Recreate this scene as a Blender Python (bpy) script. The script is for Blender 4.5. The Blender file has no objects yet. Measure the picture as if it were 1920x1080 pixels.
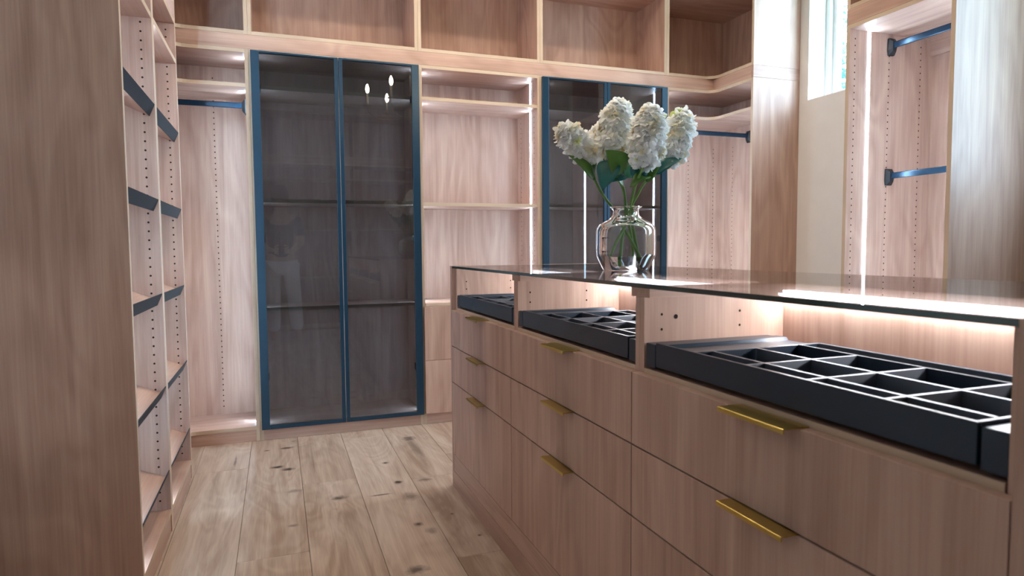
import bpy, bmesh, math, random
from mathutils import Vector, Matrix
PI = math.pi
S = bpy.context.scene
COL = S.collection

# ---------------------------------------------------------------- camera
cam = bpy.data.cameras.new('camera')
cam.sensor_width = 36.0
cam.lens = 1213.1 * 36.0 / 1920.0
cam.clip_start = 0.02
cob = bpy.data.objects.new('camera', cam)
COL.objects.link(cob)
F = Vector((0.34043216, 0.93824986, -0.06158853))
R = Vector((0.93984618, -0.34151259, -0.00763568))
U = Vector((0.02819744, 0.05528431, 0.99807242))
m = Matrix((R, U, -F)).transposed().to_4x4()
m.translation = Vector((0, 0, 1.0419))
cob.matrix_world = m
S.camera = cob
cam.dof.use_dof = True
cam.dof.focus_distance = 2.6
cam.dof.aperture_fstop = 6.0

# ---------------------------------------------------------------- render look
S.view_settings.view_transform = 'Standard'
S.view_settings.look = 'None'
S.view_settings.gamma = 1.0
S.view_settings.use_curve_mapping = False
S.view_settings.exposure = 0.36
cy = S.cycles
cy.max_bounces = 14
cy.diffuse_bounces = 4
cy.glossy_bounces = 4
cy.transmission_bounces = 14
cy.transparent_max_bounces = 24
cy.caustics_refractive = True
cy.caustics_reflective = False
cy.sample_clamp_indirect = 5.0
cy.use_denoising = True
cy.use_adaptive_sampling = True
cy.adaptive_threshold = 0.03

# ---------------------------------------------------------------- world: overcast bright sky
w = bpy.data.worlds.new('World'); S.world = w
w.use_nodes = True
wn = w.node_tree
wn.nodes.clear()
SKY = 20.0
wo = wn.nodes.new('ShaderNodeOutputWorld')
wb = wn.nodes.new('ShaderNodeBackground')
# lightly overcast sky, a little brighter towards the zenith
tcw = wn.nodes.new('ShaderNodeTexCoord'); sep = wn.nodes.new('ShaderNodeSeparateXYZ'); wn.links.new(tcw.outputs['Generated'], sep.inputs[0])
mxz = wn.nodes.new('ShaderNodeMath'); mxz.operation = 'MAXIMUM'; mxz.inputs[1].default_value = 0.0; wn.links.new(sep.outputs['Z'], mxz.inputs[0])
mad = wn.nodes.new('ShaderNodeMath'); mad.operation = 'MULTIPLY_ADD'; mad.inputs[1].default_value = 0.4 * SKY; mad.inputs[2].default_value = 0.8 * SKY
wn.links.new(mxz.outputs[0], mad.inputs[0])
wb.inputs['Color'].default_value = (0.55, 0.79, 1.0, 1)
wn.links.new(mad.outputs[0], wb.inputs['Strength'])
wn.links.new(wb.outputs[0], wo.inputs['Surface'])

LED_E = 76.0
LED_COL = (0.56, 0.80, 1.0)
WARM = (1.0, 0.84, 0.66)
CHAND_E = 150.0

# ---------------------------------------------------------------- materials
MATS = {}
def newmat(name):
    mt = bpy.data.materials.new(name); mt.use_nodes = True
    n = mt.node_tree; n.nodes.clear()
    out = n.nodes.new('ShaderNodeOutputMaterial')
    MATS[name] = mt
    return mt, n, out
def N(n, t, **kw):
    x = n.nodes.new(t)
    for k, v in kw.items():
        if k in x.inputs.keys(): x.inputs[k].default_value = v
        else: setattr(x, k, v)
    return x
def pbsdf(n, out, **kw):
    p = n.nodes.new('ShaderNodeBsdfPrincipled')
    for k, v in kw.items(): p.inputs[k].default_value = v
    n.links.new(p.outputs[0], out.inputs['Surface'])
    return p
def c4(c): return (c[0], c[1], c[2], 1.0)

def wood(name, axis, dark, light, rough=0.42, along=0.75, across=16.0, streak=0.6):
    """veneer with long grain along `axis`"""
    mt, n, out = newmat(name)
    p = pbsdf(n, out, Roughness=rough)
    p.inputs['Specular IOR Level'].default_value = 0.35
    tc = N(n, 'ShaderNodeTexCoord'); oi = N(n, 'ShaderNodeObjectInfo')
    mul = N(n, 'ShaderNodeVectorMath', operation='SCALE'); mul.inputs[0].default_value = (7.3, 11.7, 5.1)
    n.links.new(oi.outputs['Random'], mul.inputs['Scale'])
    add = N(n, 'ShaderNodeVectorMath', operation='ADD')
    n.links.new(tc.outputs['Object'], add.inputs[0]); n.links.new(mul.outputs[0], add.inputs[1])
    def mapped(al, ac):
        s = [ac, ac, ac]; s['xyz'.index(axis)] = al
        v = N(n, 'ShaderNodeVectorMath', operation='MULTIPLY'); v.inputs[1].default_value = s
        n.links.new(add.outputs[0], v.inputs[0]); return v
    a = mapped(along, across)
    n1 = N(n, 'ShaderNodeTexNoise', Scale=1.0, Detail=5.0, Roughness=0.62, Distortion=0.9)
    n.links.new(a.outputs[0], n1.inputs['Vector'])
    b = mapped(4.0, 190.0)
    n2 = N(n, 'ShaderNodeTexNoise', Scale=1.0, Detail=3.0, Roughness=0.6)
    n.links.new(b.outputs[0], n2.inputs['Vector'])
    c = mapped(0.9, 3.2)
    n3 = N(n, 'ShaderNodeTexNoise', Scale=1.0, Detail=2.0, Distortion=1.2)
    n.links.new(c.outputs[0], n3.inputs['Vector'])
    wv = N(n, 'ShaderNodeMath', operation='MULTIPLY'); wv.inputs[1].default_value = 34.0
    n.links.new(n3.outputs[0], wv.inputs[0])
    sn = N(n, 'ShaderNodeMath', operation='SINE'); n.links.new(wv.outputs[0], sn.inputs[0])
    r1 = N(n, 'ShaderNodeMapRange'); r1.inputs[1].default_value = 0.18; r1.inputs[2].default_value = 0.82
    n.links.new(n1.outputs[0], r1.inputs[0])
    m1 = N(n, 'ShaderNodeMath', operation='MULTIPLY_ADD'); m1.inputs[1].default_value = 0.12
    n.links.new(sn.outputs[0], m1.inputs[0]); n.links.new(r1.outputs[0], m1.inputs[2])
    m2 = N(n, 'ShaderNodeMath', operation='MULTIPLY_ADD'); m2.inputs[1].default_value = streak
    sb = N(n, 'ShaderNodeMath', operation='SUBTRACT'); sb.inputs[1].default_value = 0.5
    n.links.new(n2.outputs[0], sb.inputs[0])
    n.links.new(sb.outputs[0], m2.inputs[0]); n.links.new(m1.outputs[0], m2.inputs[2])
    mx = N(n, 'ShaderNodeMix', data_type='RGBA')
    mx.inputs[6].default_value = c4(dark); mx.inputs[7].default_value = c4(light)
    n.links.new(m2.outputs[0], mx.inputs[0])
    n.links.new(mx.outputs[2], p.inputs['Base Color'])
    bp = N(n, 'ShaderNodeBump', Strength=0.12, Distance=0.001)
    n.links.new(m2.outputs[0], bp.inputs['Height']); n.links.new(bp.outputs[0], p.inputs['Normal'])
    return mt

WD, WL = (0.36, 0.214, 0.166), (0.615, 0.420, 0.340)
wood('wood_z', 'z', WD, WL)
wood('wood_x', 'x', WD, WL)
wood('wood_y', 'y', WD, WL)
ED, EL = (0.48, 0.36, 0.26), (0.62, 0.49, 0.375)
wood('edge_z', 'z', ED, EL, across=5)
wood('edge_x', 'x', ED, EL, across=5)
wood('edge_y', 'y', ED, EL, across=5)
WZ, WX, WY = ('wood_z', 'edge_z'), ('wood_x', 'edge_x'), ('wood_y', 'edge_y')

def plain(name, col, rough=0.5, metal=0.0, spec=0.5, noise=0.0, nscale=40.0):
    mt, n, out = newmat(name)
    p = pbsdf(n, out, Roughness=rough, Metallic=metal)
    p.inputs['Specular IOR Level'].default_value = spec
    p.inputs['Base Color'].default_value = c4(col)
    if noise:
        tc = N(n, 'ShaderNodeTexCoord'); nz = N(n, 'ShaderNodeTexNoise', Scale=nscale, Detail=3.0)
        n.links.new(tc.outputs['Object'], nz.inputs['Vector'])
        mx = N(n, 'ShaderNodeMix', data_type='RGBA')
        mx.inputs[6].default_value = c4([c * (1 - noise) for c in col]); mx.inputs[7].default_value = c4([min(1, c * (1 + noise)) for c in col])
        n.links.new(nz.outputs[0], mx.inputs[0]); n.links.new(mx.outputs[2], p.inputs['Base Color'])
    return mt
plain('frame_metal', (0.010, 0.045, 0.085), 0.30, 0.35, 0.6, 0.08)
plain('rod_metal', (0.006, 0.035, 0.075), 0.25, 0.4, 0.6, 0.08)
plain('bracket', (0.012, 0.013, 0.017), 0.45, 0.0, 0.5, 0.05)
plain('fence_metal', (0.018, 0.020, 0.028), 0.65, 0.0, 0.18, 0.08)
plain('tray', (0.015, 0.028, 0.048), 0.36, 0.25, 0.5, 0.1)
plain('tray_strip', (0.19, 0.21, 0.25), 0.38, 0.75, 0.5, 0.06)
plain('tray_lining', (0.020, 0.020, 0.024), 0.8, 0.0, 0.3, 0.15, 300)
plain('brass', (0.56, 0.42, 0.12), 0.32, 1.0, 0.5, 0.08)
plain('hole', (0.03, 0.022, 0.02), 0.8, 0.0, 0.1, 0.05)
plain('plaster', (0.72, 0.69, 0.67), 0.85, 0.0, 0.2, 0.05, 9)
plain('ceiling_paint', (0.80, 0.79, 0.77), 0.9, 0.0, 0.2, 0.03, 6)
plain('white_paint', (0.86, 0.86, 0.86), 0.5, 0.0, 0.4, 0.02)
plain('subfloor', (0.10, 0.08, 0.06), 0.9, 0.0, 0.1, 0.1)
plain('nickel', (0.55, 0.46, 0.34), 0.3, 1.0, 0.5, 0.05)
plain('candle', (0.80, 0.72, 0.58), 0.5, 0.0, 0.5, 0.03)
plain('stem', (0.13, 0.25, 0.05), 0.5, 0.0, 0.4, 0.35, 30)
plain('bark', (0.12, 0.09, 0.07), 0.9, 0.0, 0.2, 0.3, 12)
plain('trousers', (0.75, 0.78, 0.83), 0.8, 0.0, 0.2, 0.05)
plain('grass', (0.10, 0.20, 0.06), 0.9, 0.0, 0.1, 0.3, 3)

def emit(name, col, e):
    mt, n, out = newmat(name)
    em = N(n, 'ShaderNodeEmission'); em.inputs[0].default_value = c4(col); em.inputs[1].default_value = e
    n.links.new(em.outputs[0], out.inputs['Surface'])
    return mt
emit('led', LED_COL, LED_E)
emit('led_warm', (0.95, 0.98, 1.0), 42.0)
emit('bulb', (1.0, 0.80, 0.58), CHAND_E)
emit('downlight', (1.0, 0.86, 0.70), 12.0)

def thin_glass(name, tint, ior=1.5, rough=0.0):
    mt, n, out = newmat(name)
    tr = N(n, 'ShaderNodeBsdfTransparent'); tr.inputs[0].default_value = c4(tint)
    gl = N(n, 'ShaderNodeBsdfGlossy'); gl.inputs['Roughness'].default_value = rough
    gl.inputs[0].default_value = (1, 1, 1, 1)
    fr = N(n, 'ShaderNodeFresnel'); ge_ = N(n, 'ShaderNodeNewGeometry')
    io = N(n, 'ShaderNodeMapRange'); io.inputs[3].default_value = ior; io.inputs[4].default_value = 1.0 / ior
    n.links.new(ge_.outputs['Backfacing'], io.inputs[0]); n.links.new(io.outputs[0], fr.inputs[0])
    mx = N(n, 'ShaderNodeMixShader')
    n.links.new(fr.outputs[0], mx.inputs[0]); n.links.new(tr.outputs[0], mx.inputs[1]); n.links.new(gl.outputs[0], mx.inputs[2])
    n.links.new(mx.outputs[0], out.inputs['Surface'])
    return mt
thin_glass('door_glass', (0.47, 0.495, 0.525), 1.6)
thin_glass('clear_pane', (0.97, 0.99, 0.99), 1.45)
thin_glass('top_glass', (0.64, 0.66, 0.69), 1.5)
plain('glass_edge', (0.010, 0.035, 0.038), 0.12, 0.0, 0.8, 0.2, 6)
for nm_, io_, c_ in (('vase_glass', 1.45, (0.98, 0.99, 1.0)), ('water', 1.33, (0.97, 0.99, 1.0))):
    mt, n, out = newmat(nm_)
    g_ = N(n, 'ShaderNodeBsdfGlass', Roughness=0.0, IOR=io_); g_.inputs['Color'].default_value = c4(c_)
    n.links.new(g_.outputs[0], out.inputs['Surface'])

# petals: white with creamy / lime patches
mt, n, out = newmat('petal')
p = pbsdf(n, out, Roughness=0.6); p.inputs['Specular IOR Level'].default_value = 0.2
p.inputs['Subsurface Weight'].default_value = 0.0
tc = N(n, 'ShaderNodeTexCoord'); nz = N(n, 'ShaderNodeTexNoise', Scale=17.0, Detail=2.0)
n.links.new(tc.outputs['Object'], nz.inputs['Vector'])
rp = N(n, 'ShaderNodeValToRGB'); e = rp.color_ramp.elements
e[0].position = 0.27; e[0].color = (0.86, 0.68, 0.42, 1)
e[1].position = 0.46; e[1].color = (0.97, 0.97, 0.96, 1)
k = rp.color_ramp.elements.new(0.37); k.color = (0.88, 0.86, 0.74, 1)
k = rp.color_ramp.elements.new(0.66); k.color = (0.97, 0.98, 0.98, 1)
k = rp.color_ramp.elements.new(0.74); k.color = (0.70, 0.78, 0.30, 1)
n.links.new(nz.outputs[0], rp.inputs[0]); n.links.new(rp.outputs[0], p.inputs['Base Color'])
tl = N(n, 'ShaderNodeBsdfTranslucent'); n.links.new(rp.outputs[0], tl.inputs[0])
mx = N(n, 'ShaderNodeMixShader'); mx.inputs[0].default_value = 0.45
n.links.new(p.outputs[0], mx.inputs[1]); n.links.new(tl.outputs[0], mx.inputs[2]); n.links.new(mx.outputs[0], out.inputs['Surface'])
plain('floret_eye', (0.42, 0.40, 0.12), 0.6)

def leafmat(name, a, b):
    mt, n, out = newmat(name)
    p = pbsdf(n, out, Roughness=0.38)
    tc = N(n, 'ShaderNodeTexCoord'); nz = N(n, 'ShaderNodeTexNoise', Scale=28.0, Detail=4.0)
    n.links.new(tc.outputs['Object'], nz.inputs['Vector'])
    mx = N(n, 'ShaderNodeMix', data_type='RGBA'); mx.inputs[6].default_value = c4(a); mx.inputs[7].default_value = c4(b)
    n.links.new(nz.outputs[0], mx.inputs[0]); n.links.new(mx.outputs[2], p.inputs['Base Color'])
leafmat('leaf_green', (0.045, 0.12, 0.018), (0.10, 0.23, 0.035))
leafmat('leaf_teal', (0.006, 0.085, 0.085), (0.015, 0.17, 0.15))
leafmat('leaf_light', (0.05, 0.30, 0.16), (0.10, 0.42, 0.24))
leafmat('tree_leaf', (0.02, 0.13, 0.10), (0.06, 0.26, 0.20))

# shirt of the photographer
plain('shirt', (0.10, 0.11, 0.13), 0.85, 0.0, 0.2, 0.1)

# oak floor planks: grain along y, knots and mineral streaks
KNOTS = [(-0.026, 3.253, .030, .020, 1), (0.022, 3.203, .028, .020, 1), (0.020, 3.556, .032, .018, .9), (-0.075, 3.545, .014, .010, .8), (0.06, 3.67, .014, .008, .8),
         (0.657, 3.491, .034, .045, .75), (0.469, 3.127, .016, .013, 1), (0.481, 2.844, .018, .020, 1), (0.218, 2.747, .030, .022, .9),
         (0.477, 2.372, .016, .016, 1), (0.50, 2.66, .030, .045, .55), (0.385, 2.72, .045, .008, .8), (0.60, 2.83, .030, .02, .7), (0.40, 2.03, .035, .025, .8),
         (0.03, 2.53, .020, .012, .6), (0.045, 2.90, .03, .02, .5), (0.62, 2.42, .008, .008, .9), (-0.22, 3.42, .006, .08, .7), (0.14, 3.30, .005, .20, .4), (0.655, 3.30, .022, .22, .4), (0.665, 2.20, .008, .008, .9), (0.51, 2.30, .02, .03, .5)]
mt, n, out = newmat('oak_plank')
p = pbsdf(n, out, Roughness=0.46); p.inputs['Specular IOR Level'].default_value = 0.4
ge = N(n, 'ShaderNodeNewGeometry'); oi = N(n, 'ShaderNodeObjectInfo')
mul = N(n, 'ShaderNodeVectorMath', operation='SCALE'); mul.inputs[0].default_value = (3.3, 9.7, 0)
n.links.new(oi.outputs['Random'], mul.inputs['Scale'])
add = N(n, 'ShaderNodeVectorMath', operation='ADD'); n.links.new(ge.outputs['Position'], add.inputs[0]); n.links.new(mul.outputs[0], add.inputs[1])
def fm(sx, sy, scale, detail, dist):
    v = N(n, 'ShaderNodeVectorMath', operation='MULTIPLY'); v.inputs[1].default_value = (sx, sy, 1)
    n.links.new(add.outputs[0], v.inputs[0])
    z = N(n, 'ShaderNodeTexNoise', Scale=scale, Detail=detail, Roughness=0.6, Distortion=dist)
    n.links.new(v.outputs[0], z.inputs['Vector']); return z
g1 = fm(9, 0.9, 1.0, 4, 1.5); g2 = fm(130, 5, 1.0, 3, 0.3); g3 = fm(4.2, 1.1, 1.0, 2, 1.0); g4 = fm(1.5, 0.7, 1.0, 2, 0.2)
ml = N(n, 'ShaderNodeMath', operation='MULTIPLY'); ml.inputs[1].default_value = 52.0; n.links.new(g3.outputs[0], ml.inputs[0])
sn = N(n, 'ShaderNodeMath', operation='SINE'); n.links.new(ml.outputs[0], sn.inputs[0])
r1 = N(n, 'ShaderNodeMapRange'); r1.inputs[1].default_value = 0.28; r1.inputs[2].default_value = 0.75; n.links.new(g1.outputs[0], r1.inputs[0])
m1 = N(n, 'ShaderNodeMath', operation='MULTIPLY_ADD'); m1.inputs[1].default_value = 0.10
n.links.new(sn.outputs[0], m1.inputs[0]); n.links.new(r1.outputs[0], m1.inputs[2])
sb = N(n, 'ShaderNodeMath', operation='SUBTRACT'); sb.inputs[1].default_value = 0.5; n.links.new(g2.outputs[0], sb.inputs[0])
m2 = N(n, 'ShaderNodeMath', operation='MULTIPLY_ADD'); m2.inputs[1].default_value = 0.7
n.links.new(sb.outputs[0], m2.inputs[0]); n.links.new(m1.outputs[0], m2.inputs[2])
pr = N(n, 'ShaderNodeMath', operation='MULTIPLY_ADD'); pr.inputs[1].default_value = 0.35
sr = N(n, 'ShaderNodeMath', operation='SUBTRACT'); sr.inputs[1].default_value = 0.5; n.links.new(oi.outputs['Random'], sr.inputs[0])
n.links.new(sr.outputs[0], pr.inputs[0]); n.links.new(m2.outputs[0], pr.inputs[2])
mx = N(n, 'ShaderNodeMix', data_type='RGBA'); mx.inputs[6].default_value = (0.31, 0.215, 0.160, 1); mx.inputs[7].default_value = (0.56, 0.45, 0.375, 1)
n.links.new(pr.outputs[0], mx.inputs[0])
wob = N(n, 'ShaderNodeTexNoise', Scale=42.0, Detail=3.0); n.links.new(ge.outputs['Position'], wob.inputs['Vector'])
last = None
for (kx, ky, rx, ry, st) in KNOTS:
    v = N(n, 'ShaderNodeVectorMath', operation='SUBTRACT'); v.inputs[1].default_value = (kx, ky, 0); n.links.new(ge.outputs['Position'], v.inputs[0])
    v2 = N(n, 'ShaderNodeVectorMath', operation='MULTIPLY'); v2.inputs[1].default_value = (1 / rx, 1 / ry, 0); n.links.new(v.outputs[0], v2.inputs[0])
    ln = N(n, 'ShaderNodeVectorMath', operation='LENGTH'); n.links.new(v2.outputs[0], ln.inputs[0])
    aw = N(n, 'ShaderNodeMath', operation='MULTIPLY_ADD'); aw.inputs[1].default_value = 1.3
    n.links.new(wob.outputs[0], aw.inputs[0]); n.links.new(ln.outputs['Value'], aw.inputs[2])
    mr = N(n, 'ShaderNodeMapRange'); mr.inputs[1].default_value = 1.0; mr.inputs[2].default_value = 1.95; mr.inputs[3].default_value = st; mr.inputs[4].default_value = 0.0
    n.links.new(aw.outputs[0], mr.inputs[0])
    if last is None: last = mr
    else:
        mm = N(n, 'ShaderNodeMath', operation='MAXIMUM'); n.links.new(last.outputs[0], mm.inputs[0]); n.links.new(mr.outputs[0], mm.inputs[1]); last = mm
mk = N(n, 'ShaderNodeMix', data_type='RGBA'); mk.inputs[7].default_value = (0.055, 0.038, 0.034, 1)
n.links.new(last.outputs[0], mk.inputs[0]); n.links.new(mx.outputs[2], mk.inputs[6])
n.links.new(mk.outputs[2], p.inputs['Base Color'])
bp_ = N(n, 'ShaderNodeBump', Strength=0.2, Distance=0.001); n.links.new(m2.outputs[0], bp_.inputs['Height']); n.links.new(bp_.outputs[0], p.inputs['Normal'])

# ---------------------------------------------------------------- mesh helpers
class MB:
    def __init__(s): s.v = []; s.f = []; s.m = []; s.smooth = []
    def add(s, vs, fs, mi=0, sm=False):
        o = len(s.v); s.v += [tuple(x) for x in vs]
        for i, f in enumerate(fs):
            s.f.append([o + k for k in f]); s.m.append(mi[i] if isinstance(mi, (list, tuple)) else mi); s.smooth.append(sm)
        return s
    def box(s, x0, x1, y0, y1, z0, z1, edge='', mi=0, ei=1):
        x0, x1 = min(x0, x1), max(x0, x1); y0, y1 = min(y0, y1), max(y0, y1); z0, z1 = min(z0, z1), max(z0, z1)
        vs = [(x0, y0, z0), (x1, y0, z0), (x1, y1, z0), (x0, y1, z0), (x0, y0, z1), (x1, y0, z1), (x1, y1, z1), (x0, y1, z1)]
        fs = [(0, 3, 2, 1), (4, 5, 6, 7), (0, 1, 5, 4), (2, 3, 7, 6), (1, 2, 6, 5), (3, 0, 4, 7)]
        nm = ['-z', '+z', '-y', '+y', '+x', '-x']
        return s.add(vs, fs, [ei if q in edge.split() else mi for q in nm])
    def prism(s, poly, z0, z1, mi=0, ei=1):
        n_ = len(poly)
        vs = [(x, y, z0) for x, y in poly] + [(x, y, z1) for x, y in poly]
        fs = [tuple(reversed(range(n_))), tuple(range(n_, 2 * n_))] + [(i, (i + 1) % n_, n_ + (i + 1) % n_, n_ + i) for i in range(n_)]
        return s.add(vs, fs, [mi, mi] + [ei] * n_)
    def extr(s, poly, axis, a, b, mi=0, cap=None):
        """poly of 2-D points in the other two axes, swept along axis"""
        def P(q, t): return (t, q[0], q[1]) if axis == 'x' else ((q[0], t, q[1]) if axis == 'y' else (q[0], q[1], t))
        n_ = len(poly)
        vs = [P(q, a) for q in poly] + [P(q, b) for q in poly]
        fs = [(i, (i + 1) % n_, n_ + (i + 1) % n_, n_ + i) for i in range(n_)] + [tuple(reversed(range(n_))), tuple(range(n_, 2 * n_))]
        return s.add(vs, fs, mi)
    def tube(s, pts, r, seg=8, mi=0, cap=True):
        pts = [Vector(q) for q in pts]; rs = r if isinstance(r, (list, tuple)) else [r] * len(pts)
        vs = []; fs = []; up = Vector((0, 0, 1)); prev = None
        for i, q in enumerate(pts):
            t = (pts[min(i + 1, len(pts) - 1)] - pts[max(i - 1, 0)]).normalized()
            if prev is None:
                a = t.orthogonal().normalized()
            else:
                a = (prev - t * prev.dot(t)); a = a.normalized() if a.length > 1e-6 else t.orthogonal().normalized()
            prev = a; b = t.cross(a)
            for k in range(seg):
                an = 2 * PI * k / seg; vs.append(q + (a * math.cos(an) + b * math.sin(an)) * rs[i])
        for i in range(len(pts) - 1):
            for k in range(seg):
                fs.append((i * seg + k, i * seg + (k + 1) % seg, (i + 1) * seg + (k + 1) % seg, (i + 1) * seg + k))
        if cap:
            fs.append(tuple(reversed(range(seg)))); fs.append(tuple(range((len(pts) - 1) * seg, len(pts) * seg)))
        return s.add(vs, fs, mi, True)
    def lathe(s, prof, c, seg=48, mi=0, closed=False):
        vs = []; fs = []; n_ = len(prof)
        for (r, z) in prof:
            for k in range(seg):
                an = 2 * PI * k / seg; vs.append((c[0] + r * math.cos(an), c[1] + r * math.sin(an), c[2] + z))
        for i in range(n_ if closed else n_ - 1):
            j = (i + 1) % n_
            for k in range(seg): fs.append((i * seg + k, i * seg + (k + 1) % seg, j * seg + (k + 1) % seg, j * seg + k))
        return s.add(vs, fs, mi, True)
    def disc(s, c, nrm, r, seg=8, mi=0):
        nrm = Vector(nrm); a = nrm.orthogonal().normalized(); b = nrm.cross(a)
        return s.add([Vector(c) + (a * math.cos(2 * PI * k / seg) + b * math.sin(2 * PI * k / seg)) * r for k in range(seg)], [tuple(range(seg))], mi)
    def mesh(s, name, mats, origin=(0, 0, 0)):
        me = bpy.data.meshes.new(name)
        o = origin
        me.from_pydata([(v[0] - o[0], v[1] - o[1], v[2] - o[2]) for v in s.v], [], s.f)
        for q in ([mats] if isinstance(mats, str) else mats): me.materials.append(MATS[q])
        nm = len(me.materials)
        for pl, mi, sm in zip(me.polygons, s.m, s.smooth): pl.material_index = min(mi, nm - 1); pl.use_smooth = sm
        me.update()
        return me
    def build(s, name, mats, parent=None, kind=None, label=None, bevel=0.0, origin=None):
        """parts keep the origin of their thing"""
        root = parent
        if parent is not None:
            while root.parent is not None: root = root.parent
            origin = root.location
        elif origin is None: origin = (0, 0, 0)
        ob = bpy.data.objects.new(name, s.mesh(name, mats, origin)); COL.objects.link(ob)
        if parent is not None: ob.parent = parent
        else: ob.location = origin
        if kind: ob['kind'] = kind
        if label: ob['label'] = label
        if bevel:
            b = ob.modifiers.new('bevel', 'BEVEL'); b.width = bevel; b.segments = 2; b.limit_method = 'ANGLE'
        return ob
def box(*a, **k): return MB().box(*a, **k)
def thing(name, loc, label, cat, group=None):
    o = bpy.data.objects.new(name, None); COL.objects.link(o); o.location = loc; o.empty_display_size = 0.1
    o['label'] = label; o['category'] = cat
    if group: o['group'] = group
    return o
def tag(o, label, cat, group=None):
    o['label'] = label; o['category'] = cat
    if group: o['group'] = group
    return o
def part(parent, name, mats, *b, edge='', bevel=0.0, label=None):
    return MB().box(*b, edge=edge).build(name, mats, parent, bevel=bevel, label=label)
def holes(parent, lst, r=0.0038):
    """lst of (x,y,z0,z1,step,normal) rows of shelf-pin holes"""
    mb = MB()
    for (x, y, z0, z1, step, nrm) in lst:
        z = z0
        while z <= z1:
            mb.disc((x + nrm[0] * .0004, y + nrm[1] * .0004, z), nrm, r); z += step
    return mb.build('shelf_pin_holes', 'hole', parent, kind='stuff')
def fillet(poly_pts, idx, rad, seg=8):
    """replace corner idx by an arc"""
    p0, p1, p2 = [Vector((*poly_pts[(idx + k) % len(poly_pts)], 0)) for k in (-1, 0, 1)]
    a = (p0 - p1).normalized(); b = (p2 - p1).normalized()
    s_, e_ = p1 + a * rad, p1 + b * rad; c = p1 + a * rad + b * rad
    arc = []
    for k in range(seg + 1):
        t = k / seg * PI / 2
        q = c - b * rad * math.cos(t) - a * rad * math.sin(t)
        arc.append((q.x, q.y))
    return poly_pts[:idx] + arc + poly_pts[idx + 1:]

# ================================================================ room
XW0, XW1, YB, YF, ZC = -0.775, 3.197, 4.115, -1.30, 3.30
WT = 0.25
fl = box(XW0 - .1, XW1 + .1, YF - .1, YB + .1, -0.10, -0.0205).build('floor', 'subfloor'); fl['kind'] = 'structure'
o = box(XW0 - .1, XW1 + WT, YF - .1, YB + .1, ZC, ZC + .12).build('ceiling', 'ceiling_paint'); o['kind'] = 'structure'
o = box(XW0 - .1, XW1 + WT, YB, YB + .1, -.02, ZC).build('wall_back', 'plaster'); o['kind'] = 'structure'
o = box(XW0 - .1, XW0, YF, YB, -.02, ZC).build('wall_left', 'plaster'); o['kind'] = 'structure'
o = box(XW0 - .1, XW1 + WT, YF - .1, YF, -.02, ZC).build('wall_front', 'plaster'); o['kind'] = 'structure'
WIN = [(2.55, 3.284, 1.9625), (1.02, 1.66, 1.30)]
ZH = 3.05
mb = MB()
ys = [YF, WIN[1][0], WIN[1][1], WIN[0][0], WIN[0][1], YB]
for i in range(5):
    if i % 2 == 0: mb.box(XW1, XW1 + WT, ys[i], ys[i + 1], -.02, ZC)
    else:
        mb.box(XW1, XW1 + WT, ys[i], ys[i + 1], -.02, WIN[1 if i == 1 else 0][2]); mb.box(XW1, XW1 + WT, ys[i], ys[i + 1], ZH, ZC)
o = mb.build('wall_right', 'plaster'); o['kind'] = 'structure'
for i, (y0, y1, ZS) in enumerate(WIN):
    # white lined reveal, stepped frame, sash and pane
    X0 = XW1 + .002
    win = bpy.data.objects.new('window_%d' % (i + 1), None); COL.objects.link(win); win.location = (X0, (y0 + y1) / 2, ZS); win['kind'] = 'structure'
    t = .004
    mb = MB().box(X0, X0 + .24, y0, y0 + t, ZS, ZH).box(X0, X0 + .24, y1 - t, y1, ZS, ZH).box(X0, X0 + .24, y0 + t, y1 - t, ZS, ZS + t).box(X0, X0 + .24, y0 + t, y1 - t, ZH - t, ZH)
    mb.build('reveal', 'white_paint', win)
    def ring(a0, a1, b0, b1, wd, xa, xb):
        return MB().box(xa, xb, a0, a0 + wd, b0, b1).box(xa, xb, a1 - wd, a1, b0, b1).box(xa, xb, a0 + wd, a1 - wd, b0, b0 + wd).box(xa, xb, a0 + wd, a1 - wd, b1 - wd, b1)
    ring(y0 + t, y1 - t, ZS + t, ZH - t, .030, X0 + .135, X0 + .235).build('window_frame', 'white_paint', win, bevel=.002)
    ring(y0 + .034, y1 - .034, ZS + .034, ZH - .034, .026, X0 + .165, X0 + .215).build('sash', 'white_paint', win, bevel=.002)
    part(win, 'pane', 'clear_pane', X0 + .187, X0 + .191, y0 + .060, y1 - .060, ZS + .060, ZH - .060)

    pl = bpy.data.lights.new('window_portal', 'AREA'); pl.shape = 'RECTANGLE'; pl.size = ZH - ZS; pl.size_y = y1 - y0; pl.cycles.is_portal = True
    po = bpy.data.objects.new('window_portal', pl); COL.objects.link(po); po.location = (X0 + .242, (y0 + y1) / 2, (ZS + ZH) / 2); po.rotation_euler = (0, PI / 2, 0)

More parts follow.
